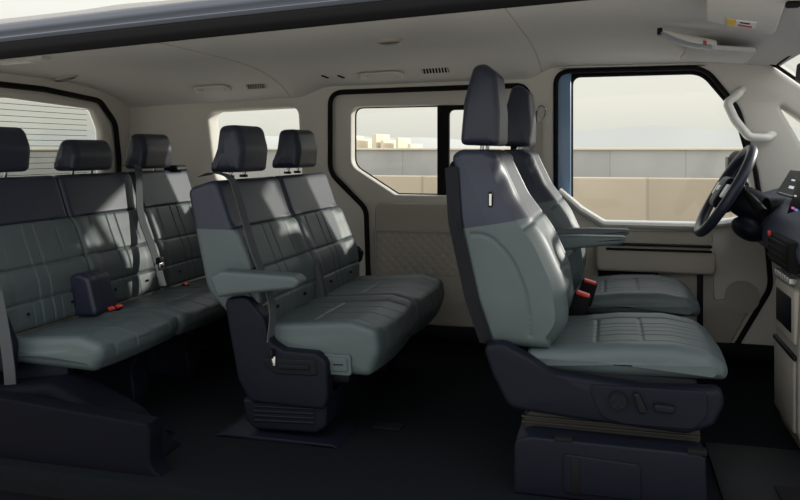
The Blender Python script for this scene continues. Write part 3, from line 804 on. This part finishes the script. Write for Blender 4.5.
# ------------------------------------------------------------------ headliner fittings
def under(px, py):
    """where the sight line meets the headliner"""
    lo, hi = 2.1, 3.89
    best = None
    for k in range(1800):
        Y = lo+(hi-lo)*k/1799; p = at(px, py, Y)
        if p.z >= zceil(p.x, Y)-.0005: return p
    return at(px, py, 3.88)
def cn(p):
    e = .01
    dzx = (zceil(p.x+e, p.y)-zceil(p.x-e, p.y))/(2*e); dzy = (zceil(p.x, p.y+e)-zceil(p.x, p.y-e))/(2*e)
    return Vector((dzx, dzy, -1)).normalized()
def frame_at(p, nrm, along=(1, 0, 0)):
    a = Vector(along); a = (a-nrm*a.dot(nrm)).normalized(); b = nrm.cross(a)
    return Matrix(((a.x, b.x, nrm.x, p.x), (a.y, b.y, nrm.y, p.y), (a.z, b.z, nrm.z, p.z), (0, 0, 0, 1)))
LEAN = -.55
def grab(label, px0, px1, py, group='ceiling grab handles'):
    a = under(px0, py); b = under(px1, py); c_ = (a+b)/2; c_.z = zceil(c_.x, c_.y)
    L_ = (b-a).length/2; Mx = frame_at(c_, cn(c_)) @ Matrix.Rotation(LEAN, 4, 'X')
    root = thing('grab_handle', label, 'handle', c_, group)
    path = [(-L_, -.022, .004), (-L_*.97, -.0, .014), (-L_*.75, .012, .018), (L_*.75, .012, .018), (L_*.97, .0, .014), (L_, -.022, .004)]
    bm = tube_bm(smooth_path(path, .025), .009, 10, flat=(.013, .008)); bm.transform(Mx); obj('grip', bm, M['headliner'], root)
    for s in (-1, 1):
        bm = box_bm(s*L_*.9-.020, s*L_*.9+.020, -.034, -.012, -.020, .010, .005); bm.transform(Mx); obj('mount', bm, M['headliner'], root)
grab('beige grab handle in the ceiling above the rear side window', 194, 229, 87)
grab('beige grab handle in the ceiling above the sliding door', 360, 402, 73)

def vent(label, px, py, hl, hw_, n, m_, slat):
    c_ = under(px, py); Mx = frame_at(c_, cn(c_))
    Mx = Mx @ Matrix.Rotation(LEAN, 4, 'X'); root = thing('ceiling_vent', label, 'vent', c_, 'ceiling air vents')
    bm = box_bm(-hl, hl, -hw_, hw_, -.014, .005, .004); bm.transform(Mx); obj('frame', bm, M['headliner'], root)
    bm = box_bm(-hl*.86, hl*.86, -hw_*.72, hw_*.72, .003, .0062, .001); bm.transform(Mx); obj('opening', bm, m_, root)
    for k in range(n):
        x = -hl*.78+2*hl*.78*k/(n-1)
        bm = box_bm(x-.0022, x+.0022, -hw_*.66, hw_*.66, .004, .0095, .001); bm.transform(Mx); obj('louvre', bm, slat, root)
vent('black slotted air vent in the ceiling nearest the front', 435, 69, .078, .030, 9, M['black'], M['headliner'])
vent('grey slotted air vent in the ceiling above the rear side window', 256, 85, .060, .028, 8, M['darkplastic'], M['headliner'])

def dome(label, px, py, hl, hw_, m_):
    c_ = under(px, py); Mx = frame_at(c_, cn(c_))
    root = thing('dome_light', label, 'light', c_, 'ceiling lamps')
    bm = bmesh.new(); bmesh.ops.create_uvsphere(bm, u_segments=32, v_segments=12, radius=1)
    for v in bm.verts: v.co = Vector((v.co.x*hl, v.co.y*hw_, v.co.z*.018))
    bm.transform(Mx); obj('bezel', bm, m_, root)
    bm = bmesh.new(); bmesh.ops.create_uvsphere(bm, u_segments=32, v_segments=12, radius=1)
    for v in bm.verts: v.co = Vector((v.co.x*hl*.8, v.co.y*hw_*.7, v.co.z*.012+.009))
    bm.transform(Mx); obj('lens', bm, M['domelens'], root)
dome('oval ceiling lamp above the second row seat', 389, 40, .056, .05, M['beigelow'])
dome('oval ceiling lamp at the back near the tailgate', 65, 77, .075, .035, M['beigelow'])
# bright lamp housing close to the near rail at the back
c_ = Vector((-2.02, 2.42, 0)); c_ = under(22, 59); Mx = frame_at(c_, cn(c_))
root = thing('reading_light', 'pale reading lamp in the ceiling close to the near roof rail', 'light', c_)
bm = box_bm(-.12, .12, -.03, .03, -.004, .014, .01); bm.transform(Mx); obj('housing', bm, M['white'], root)
bm = box_bm(-.09, .05, -.018, .018, .012, .018, .004); bm.transform(Mx); obj('lens', bm, M['lampglass'], root)
for i, (px, nm) in enumerate(((325, 'rear'), (341, 'front'))):
    c_ = under(px, 76.5); Mx = frame_at(c_, cn(c_))
    bm = pad_bm([(-.006, -.002), (.006, -.002), (.008, .004, .002), (-.008, .004, .002)], -.026, .026, .004, 24, 3); bm.transform(Mx @ Matrix.Rotation(.35, 4, 'Z'))
    tag(obj('ceiling_slot', bm, M['black']), 'small black slot in the ceiling, %s one of the pair above the sliding door' % nm, 'slot', 'black ceiling slots')

# sun visors
def visor(label, corners, Y, m_, sticker, tilt=0):
    root = thing('sun_visor', label, 'visor', corners[0], 'sun visors')
    a, b, c_, d = [Vector(c) for c in corners]
    ux = (b-a); uy = (d-a); nn = ux.cross(uy).normalized()
    if nn.z > 0: nn = -nn
    Mx = Matrix(((ux.x, uy.x, nn.x, a.x), (ux.y, uy.y, nn.y, a.y), (ux.z, uy.z, nn.z, a.z), (0, 0, 0, 1)))
    pl = [(0, 0, .12), (1, 0, .12), (1, 1, .1), (0, 1, .1)]
    bm = panel_mesh(pl, [], .022, .006); 
    bm.transform(Mx); obj('flap', bm, m_, root)
    if sticker:
        def st(x0, x1, y0, y1, mm, nm, h=.0125):
            bm = box_bm(x0, x1, y0, y1, h-.003, h, 0); bm.transform(Mx); obj(nm, bm, mm, root)
        sticker(st)
    return root
def stick(st):
    st(.36, .47, .40, .60, M['yellow'], 'yellow_label')
    st(.50, .74, .40, .60, M['paper'], 'white_label')
    st(.53, .72, .44, .49, M['redink'], 'label_text', .0132)
    st(.53, .67, .53, .555, M['darkplastic'], 'label_text', .0132)
zz = 1.435
# near visor: seen from below, reaching forward; far visor lies against the headliner
def on_plane(px, py, z0=1.425, slope=-.12, x0=.4, off=0):
    # level plane sinking towards the front
    for k in range(4000):
        Y = 2.12+1.75*k/3999; p = at(px, py, Y)
        if p.z >= z0+slope*(p.x-x0): return p
    return p
v1 = [on_plane(706, -12), on_plane(796, -8), on_plane(772, 38), on_plane(704, 16)]
def quad_visor(label, px, plane_kw, m_, sticker=None):
    cs = [on_plane(x, y, **plane_kw) for x, y in px]
    root = thing('sun_visor', label, 'visor', cs[0], 'sun visors')
    cen = sum(cs, Vector())/4
    nn = (cs[1]-cs[0]).cross(cs[3]-cs[0]).normalized()
    if nn.z > 0: nn = -nn
    bm = bmesh.new()
    # rounded quad outline
    ux = (cs[1]-cs[0]).normalized(); uy = nn.cross(ux)
    fl = [((c-cen).dot(ux), (c-cen).dot(uy), .035) for c in cs]
    Mx = Matrix(((ux.x, uy.x, nn.x, cen.x), (ux.y, uy.y, nn.y, cen.y), (ux.z, uy.z, nn.z, cen.z), (0, 0, 0, 1)))
    bm = panel_mesh(fl, [], .020, .006); bm.transform(Mx); obj('flap', bm, m_, root)
    if sticker:
        for quad, mm, nm, h in sticker:
            ws_ = [on_plane(x, y, **plane_kw) for x, y in quad]
            g = [((c-cen).dot(ux), (c-cen).dot(uy)) for c in ws_]
            bm = panel_mesh(g, [], .003, .0005); bm.transform(Mx @ Matrix.Translation((0, 0, h))); obj(nm, bm, mm, root)
    return root
quad_visor('large grey sun visor at the ceiling front with yellow and white stickers', [(706, -10), (790, -14), (774, 38), (707, 17)], dict(z0=1.445, slope=-.10), M['headliner'],
           [([(727, 15), (735, 17), (735, 23), (727, 21)], M['yellow'], 'yellow_label', .011), ([(736, 17), (757, 21), (755, 27), (735, 23)], M['paper'], 'white_label', .011),
            ([(738, 21), (752, 24.2), (752, 25.6), (738, 22.6)], M['redink'], 'label_text', .0125), ([(740, 18.8), (750, 21), (750, 22), (740, 19.8)], M['darkplastic'], 'label_text', .0125)])
quad_visor('small grey sun visor of the driver side above the front door window', [(690, 45), (756, 50), (746, 62), (680, 58)], dict(z0=1.452, slope=-.04), M['headliner'])
# overhead light bar with red mark
p0 = on_plane(660, 31, z0=1.47, slope=-.05); p1 = on_plane(714, 44, z0=1.445, slope=-.05)
root = thing('overhead_lamp', 'slim overhead lamp bar with red switch between the visors', 'light', (p0+p1)/2)
d_ = (p1-p0); pts = [p0+d_*t+Vector((0, 0, -.012*math.sin(PI*t))) for t in [i/12 for i in range(13)]]
obj('housing', tube_bm(pts, [.006+.018*math.sin(PI*min(1, .1+.9*i/12*.8)) for i in range(13)], 12), M['headliner'], root)
pl2 = [p+Vector((0, -.020, -.014)) for p in pts[0:12]]
obj('light_bar', tube_bm(pl2, .010, 8), M['silver'], root)
q_ = at(703, 43, p1.y-.05)
obj('red_switch', box_bm(q_.x-.040, q_.x+.012, q_.y-.010, q_.y+.012, q_.z-.010, q_.z+.008, .003), M['redink'], root)
obj('end_cap', box_bm(p0.x-.010, p0.x+.008, p0.y-.02, p0.y+.01, p0.z-.016, p0.z+.010, .004), M['darkplastic'], root)
# small fitting in the top corner and its clip
p = on_plane(793, 4, z0=1.44, slope=-.10)
tag(obj('visor_clip', box_bm(p.x-.018, p.x+.018, p.y-.012, p.y+.012, p.z-.010, p.z+.008, .006), M['darkplastic']), 'dark visor clip at the front top corner of the ceiling', 'clip')
# rear-view mirror edge seen through the windshield side
p = at(801, 72, 3.05)
root = thing('rear_view_mirror', 'dark rear view mirror edge at the top of the windshield', 'mirror', (p.x+.02, p.y, p.z))
obj('mirror_shell', pad_bm([(p.x-.012, p.z-.035, .012), (p.x+.02, p.z-.035, .012), (p.x+.02, p.z+.035, .012), (p.x-.005, p.z+.035, .012)], 2.93, 3.10, .012, 30, 4), M['darkplastic'], root)
obj('mirror_arm', tube_bm([(p.x+.010, 3.0, p.z+.02), (.715, 3.0, 1.462)], .010, 8), M['darkplastic'], root)
# pillar grab handle
root = thing('grab_handle', 'pale angular grab handle on the windshield pillar', 'handle', at(750, 130, WY-.02))
hpth = [at(741, 91, WY+.0), at(738, 94, WY-.05), at(727, 103, WY-.06), at(735, 120, WY-.06), at(749, 137, WY-.06), at(766, 138, WY-.05), at(771, 135, WY+.0)]
obj('grip', tube_bm(smooth_path(hpth, .016), .017, 12, flat=(.026, .020)), M['capwhite'], root)

# ------------------------------------------------------------------ dashboard, wheel, console
dash = thing('dashboard', 'dark navy dashboard with upright screens at the front', 'dashboard', (.85, 3.0, .55))
dpf = [(.655, .640, .03), (.590, .665, .04), (.565, .720, .04), (.60, .80, .05), (.66, .855, .05), (.76, .885, .06), (1.0, .90, .1), (1.46, .875, .03), (1.46, .60, .05), (.80, .60, .05)]
obj('dash_body', pad_bm(dpf, 2.13, 3.885, .04, 110, 20), M['dashnavy'], dash)
# binnacle of screens : tilted slabs
def slab(name, px, Y, th, m_, parent, r=.006):
    return obj(name, pad_bm([xz(x, y, Y)+(r,) for x, y in px], Y, Y+th, .004, 50, 3), m_, parent)
def faceplate(pxs, Y0, Y1, m_, name, parent, off=.004, mesh=None):
    return None
def quad(name, pts, m_, parent, th=.003):
    P_ = [Vector(p) for p in pts]; n = (P_[1]-P_[0]).cross(P_[3]-P_[0]).normalized()
    bm = bmesh.new(); a = [bm.verts.new(p+n*th) for p in P_]; b = [bm.verts.new(p-n*th) for p in P_]
    bm.faces.new(a); bm.faces.new(b[::-1])
    for i in range(4): bm.faces.new((a[i], b[i], b[(i+1) % 4], a[(i+1) % 4]))
    return obj(name, bm, m_, parent, 30)
# two driver-facing displays on top of the dash
def display(name, c0, c1, c2, c3, Ya, Yb, th):
    A0 = at(*c0, Yb); A1 = at(*c1, Yb); A2 = at(*c2, Ya); A3 = at(*c3, Ya)
    s_ = quad(name, [A0, A1, A2, A3], M['screen'], dash, .008)
    n = (A1-A0).cross(A3-A0).normalized()
    if n.y > 0: n = -n
    return s_, (A0, A1, A2, A3, n)
d1, f1 = display('instrument_display', (778, 194), (792, 171), (822, 174), (812, 204), 3.04, 3.34, .01)
d2, f2 = display('touch_display', (789, 215), (800, 180), (822, 184), (818, 226), 2.86, 3.10, .01)
def icon(f_, u, v, su, sv, m_, parent, nm='icon'):
    A0, A1, A2, A3, n = f_
    def q(u, v): return (A0*(1-u)+A3*u)*(1-v)+(A1*(1-u)+A2*u)*v
    quad(nm, [q(u-su, v-sv)+n*.009, q(u+su, v-sv)+n*.009, q(u+su, v+sv)+n*.009, q(u-su, v+sv)+n*.009], m_, parent, .0012)
for u, v, su, sv in ((.35, .35, .07, .05), (.6, .62, .06, .05), (.6, .30, .08, .03), (.3, .62, .05, .03)): icon(f1, u, v, su, sv, M['icon'], d1)
icon(f1, .5, .06, .42, .012, M['silver'], d1, 'bezel_edge')
icon(f2, .16, .22, .05, .03, M['iconm'], d2); icon(f2, .30, .20, .05, .03, M['iconb'], d2); icon(f2, .12, .55, .04, .02, M['icon'], d2)
# silver bar, vent and hazard switch under the displays
p = at(792, 212, 3.02)
obj('silver_bar', box_bm(p.x-.01, p.x+.05, 2.70, 3.06, .770, .792, .005), M['silver'], dash)
c0 = xz(774, 215, 3.05); 
vb = obj('air_vent', box_bm(.548, .60, 2.72, 3.06, .655, .755, .01), M['black'], dash)
for k in range(4):
    obj('vent_blade', box_bm(.543, .556, 2.74, 3.04, .675+k*.021, .680+k*.021, .001), M['darkplastic'], vb)
p = at(784.5, 233, 2.985)
obj('hazard_switch', box_bm(.535, .545, p.y-.008, p.y+.003, p.z-.010, p.z+.008, .003), M['red'], vb)
# silver-capped dial beside the displays
p = at(771, 207, 3.36)
obj('round_vent', tube_bm([(p.x-.02, p.y-.02, p.z), (p.x+.05, p.y, p.z)], .038, 20), M['darkplastic'], dash)

# steering column and wheel
Cw = Vector((.455, 3.43, .882)); nrm = Vector((-.865, 0, .50)).normalized()
wheel = thing('steering_wheel', 'dark navy steering wheel tilted in front of the dashboard', 'steering wheel', Cw)
U = Vector((0, 1, 0)); V = nrm.cross(U)
if V.z < 0: V = -V
def wp(a, r, h=0): return Cw+U*r*math.cos(a)+V*r*math.sin(a)+nrm*h
obj('rim', tube_bm([wp(2*PI*i/64, .196) for i in range(64)], .0205, 14, True), M['navy'], wheel)
Mw = Matrix(((U.x, V.x, nrm.x, Cw.x), (U.y, V.y, nrm.y, Cw.y), (U.z, V.z, nrm.z, Cw.z), (0, 0, 0, 1)))
bm = bmesh.new()
bm = panel_mesh([(-.105, .062, .03), (.105, .062, .03), (.075, -.080, .03), (-.075, -.080, .03)], [], .08, .025); bm.transform(Mw @ Matrix.Translation((0, 0, -.012)))
hub = obj('hub', bm, M['navyplastic'], wheel)
bm = box_bm(-.03, .03, -.012, .012, .024, .031, .003); bm.transform(Mw); obj('badge', bm, M['silver'], hub)
for sgn in (-1, 1):
    bm = box_bm(-.06, .06, -.026, .026, -.014, .010, .008); bm.transform(Mw @ Matrix.Translation((sgn*.132, -.005, -.008))); sk = obj('spoke', bm, M['navyplastic'], wheel)
    bm = box_bm(-.035, .035, -.030, .030, .0, .022, .006); bm.transform(Mw @ Matrix.Translation((sgn*.118, -.003, .0))); obj('switch_pad', bm, M['silver'], sk)
bm = box_bm(-.03, .03, -.075, .075, -.014, .006, .006); bm.transform(Mw @ Matrix.Translation((0, -.118, -.012))); obj('spoke', bm, M['navyplastic'], wheel)
col = thing('steering_column', 'navy steering column shroud behind the wheel with two black stalks', 'steering column', Cw-nrm*.14)
bm = bmesh.new()
axis = -nrm
obj('shroud', tube_bm([Cw+axis*.035, Cw+axis*.06, Cw+axis*.14, Cw+axis*.22], [.045, .062, .070, .078], 24), M['navyplastic'], col)
for (px0, py0, px1, py1, Ya, Yb) in ((745, 191, 763, 213, 3.36, 3.24), (700, 190, 690, 196, 3.5, 3.6)):
    a = at(px0, py0, Ya) if Ya < 3.4 else Cw+axis*.07+Vector((0, .05, .02)); b = at(px1, py1, Yb) if Ya < 3.4 else Cw+axis*.06+Vector((0, .18, .05))
    st = obj('stalk', tube_bm([a, a.lerp(b, .4), b], [.010, .017, .021], 12), M['black'], col)
# knee bolster lobe under the column
p = at(748, 229, 3.36)
bm = bmesh.new(); bmesh.ops.create_uvsphere(bm, u_segments=28, v_segments=16, radius=1, matrix=Matrix.Translation((p.x, p.y, p.z)) @ Matrix.Rotation(.5, 4, 'Y') @ Matrix.Diagonal((.065, .10, .045, 1)))
obj('column_pod', bm, M['navyplastic'], dash)
# mirror outside the driver's window
p = at(727, 166, 4.12)
root = thing('side_mirror', 'black outside mirror seen through the front door window behind the wheel', 'mirror', (p.x+.02, 4.10, p.z))
bm = bmesh.new(); bmesh.ops.create_uvsphere(bm, u_segments=24, v_segments=16, radius=1, matrix=Matrix.Translation((p.x+.05, 4.13, p.z)) @ Matrix.Diagonal((.05, .10, .075, 1)))
obj('shell', bm, M['black'], root)
obj('mirror_glass', box_bm(p.x+.000, p.x+.006, 4.08, 4.18, p.z-.045, p.z+.045, .003), M['screen'], root)
obj('mirror_arm', tube_bm([(p.x+.04, 4.08, p.z-.05), (p.x+.07, 3.985, p.z-.10)], .02, 10), M['black'], root)

# centre console tower
con = thing('centre_console', 'beige centre console tower with tray and drawers below the dashboard', 'console', (.75, 3.0, FLOOR))
cpf = [(.555, .085, .01), (.548, .30, .02), (.545, .355, .02), (.556, .39, .02), (.565, .652, .015), (.62, .668, .02), (.95, .668, .03), (.95, .085)]
cpf = [xz(775, 345, 3.06)+(.01,), xz(775, 400, 3.06)+(.02,), xz(786, 432, 3.06)+(.02,), (.90, FLOOR+.02), (.90, .592), (.635, .592), (.612, .634), (xz(779, 258, 3.06)[0], .636, .012)]
obj('tower', pad_bm(cpf, 2.70, 3.06, .012, 90, 10), M['consolebeige'], con)
xfc = xz(777, 300, 3.06)[0]
tr = obj('upper_tray', box_bm(xfc-.012, xfc+.05, 2.74, 3.03, .42, .60, .012), M['beigelow'], con)
obj('tray_recess', box_bm(xfc-.015, xfc-.005, 2.77, 3.0, .455, .57, .006), M['darkplastic'], tr)
for k in range(7):
    y = 2.79+k*.036
    obj('climate_button', box_bm(xfc-.018, xfc+.01, y-.012, y+.012, .612, .632, .003), M['silver'], con)
dw = obj('drawer', box_bm(xfc-.016, xfc+.05, 2.735, 3.035, .14, .375, .012), M['consolebeige'], con)
obj('drawer_gap', box_bm(xfc-.017, xfc+.05, 2.725, 3.045, .378, .392, .003), M['darkplastic'], con)

# floor mat with a hatch by the near front seat
hx = [at(725, 432, 2.5), at(800, 440, 2.5)]
o = obj('floor_mat', box_bm(.30, 1.2, 2.16, 2.74, FLOOR, FLOOR+.010, .003), M['darkplastic'])
tag(o, 'dark ribbed floor mat in front of the near front seat', 'floor mat')
o = obj('floor_hatch', box_bm(.45, .62, 2.30, 2.42, FLOOR+.0125, FLOOR+.018, .003), M['black']); tag(o, 'small black hatch set in the front floor mat', 'hatch')
p = aZ = at(372, 437, 2.72)
o = obj('floor_anchor', box_bm(-.80, -.70, 2.60, 2.66, FLOOR, FLOOR+.006, .002), M['black']); tag(o, 'small black anchor plate on the floor beside the pedestal', 'anchor')

# ------------------------------------------------------------------ outside
GZ = -.40
o = obj('ground', box_bm(-120, 120, -60, 260, GZ-.2, GZ, 0), M['ground'], None, 0); struct(o)
def wallbox(name, x0, x1, y, top, m_, label, th=.3):
    o = obj(name, box_bm(x0, x1, y, y+th, GZ, top, .02), m_); return tag(o, label, 'wall')
wallbox('concrete_wall', -3.0, 14, 9.0, EYE-28*8.7/780-.0, M['tan'], 'low tan concrete wall outside the front door window')
wallbox('concrete_wall', -60, 60, 26.0, EYE-.0, M['greyc'], 'long grey concrete wall on the horizon outside the side windows', .5)
o = obj('wall_coping', box_bm(-60, 60, 25.9, 26.6, EYE, EYE+.07, .02), M['building']); tag(o, 'pale coping strip along the top of the grey wall', 'coping')
# skyline
for k, (px, w, h, col_) in enumerate(((347, 8, 12, 0), (356, 5, 9, 0), (374, 9, 13, 0), (382, 6, 8, 0), (397, 5, 10, 0), (409, 6, 5, 0), (281, 7, 12, 0), (300, 6, 8, 0))):
    p = at(px, 150, 90.0); sc_ = 90*1.04/780
    o = obj('tower_block', box_bm(p.x-w*sc_*.28, p.x+w*sc_*.28, 90, 96, GZ, EYE+h*1.25*sc_, .1), M['building'])
    side = 'sliding door' if px > 330 else 'rear side'
    order = {347: 'leftmost', 356: 'second from left', 374: 'tallest middle', 382: 'low middle', 397: 'narrow right', 409: 'lowest rightmost', 281: 'left', 300: 'right'}[px]
    tag(o, '%s pale distant building on the skyline through the %s window' % (order, side), 'building', 'skyline buildings')
# hills
def hill(name, label, Y, f_, x0, x1, dep):
    bm = bmesh.new(); n = 120; A = []; B = []; Cc = []
    for i in range(n+1):
        x = x0+(x1-x0)*i/n; h = f_(i/n)
        A.append(bm.verts.new((x, Y, GZ))); B.append(bm.verts.new((x, Y+dep*.5, EYE+h))); Cc.append(bm.verts.new((x, Y+dep, GZ)))
    for i in range(n):
        bm.faces.new((A[i], A[i+1], B[i+1], B[i])); bm.faces.new((B[i], B[i+1], Cc[i+1], Cc[i])); bm.faces.new((A[i], Cc[i], Cc[i+1], A[i+1]))
    bm.faces.new((A[0], B[0], Cc[0])); bm.faces.new((A[n], Cc[n], B[n]))
    return struct(obj(name, bm, M['hill']))
hill('hills', '', 190, lambda t: 4.6+1.2*math.sin(9*t+1)+.7*math.sin(23*t)+.35*math.sin(61*t), -170, 110, 30)

# ------------------------------------------------------------------ light
W = bpy.data.worlds.new('sky'); SC.world = W; W.use_nodes = True
nt = W.node_tree; bg = nt.nodes['Background']
tc = nt.nodes.new('ShaderNodeTexCoord'); sx = nt.nodes.new('ShaderNodeSeparateXYZ'); rp = nt.nodes.new('ShaderNodeValToRGB')
nt.links.new(tc.outputs['Generated'], sx.inputs[0])
mr = nt.nodes.new('ShaderNodeMapRange'); mr.inputs[1].default_value = -.1; mr.inputs[2].default_value = 1
nt.links.new(sx.outputs[2], mr.inputs[0]); nt.links.new(mr.outputs[0], rp.inputs[0])
e = rp.color_ramp.elements
e[0].position = 0; e[0].color = (.62, .61, .56, 1)
e[1].position = 1; e[1].color = (1.7, 1.72, 1.74, 1)
for pos, c in ((.09, (.66, .645, .59)), (.15, (.82, .80, .715)), (.22, (.82, .815, .745)), (.45, (1.2, 1.22, 1.22))):
    x = rp.color_ramp.elements.new(pos); x.color = (*c, 1)
nt.links.new(rp.outputs[0], bg.inputs['Color']); bg.inputs['Strength'].default_value = 1.0
sl = bpy.data.lights.new('sun', 'SUN'); sl.energy = 3.8; sl.angle = .03; sl.color = (1, .96, .88)
so = bpy.data.objects.new('sun', sl); COL.objects.link(so)
sdir = Vector((.74, .66, .30)).normalized(); so.rotation_euler = sdir.to_track_quat('Z', 'Y').to_euler()

cam = bpy.data.cameras.new('camera'); co = bpy.data.objects.new('camera', cam); COL.objects.link(co)
co.location = (0, 0, EYE); co.rotation_euler = (PI/2, 0, TH)
cam.sensor_width = 36; cam.lens = 36*F/800; cam.shift_y = -100/800
cam.clip_start = .05; cam.clip_end = 1000
SC.camera = co
SC.view_settings.view_transform = 'Standard'; SC.view_settings.look = 'None'
SC.view_settings.exposure = 0.13; SC.view_settings.gamma = 1; SC.view_settings.use_curve_mapping = False
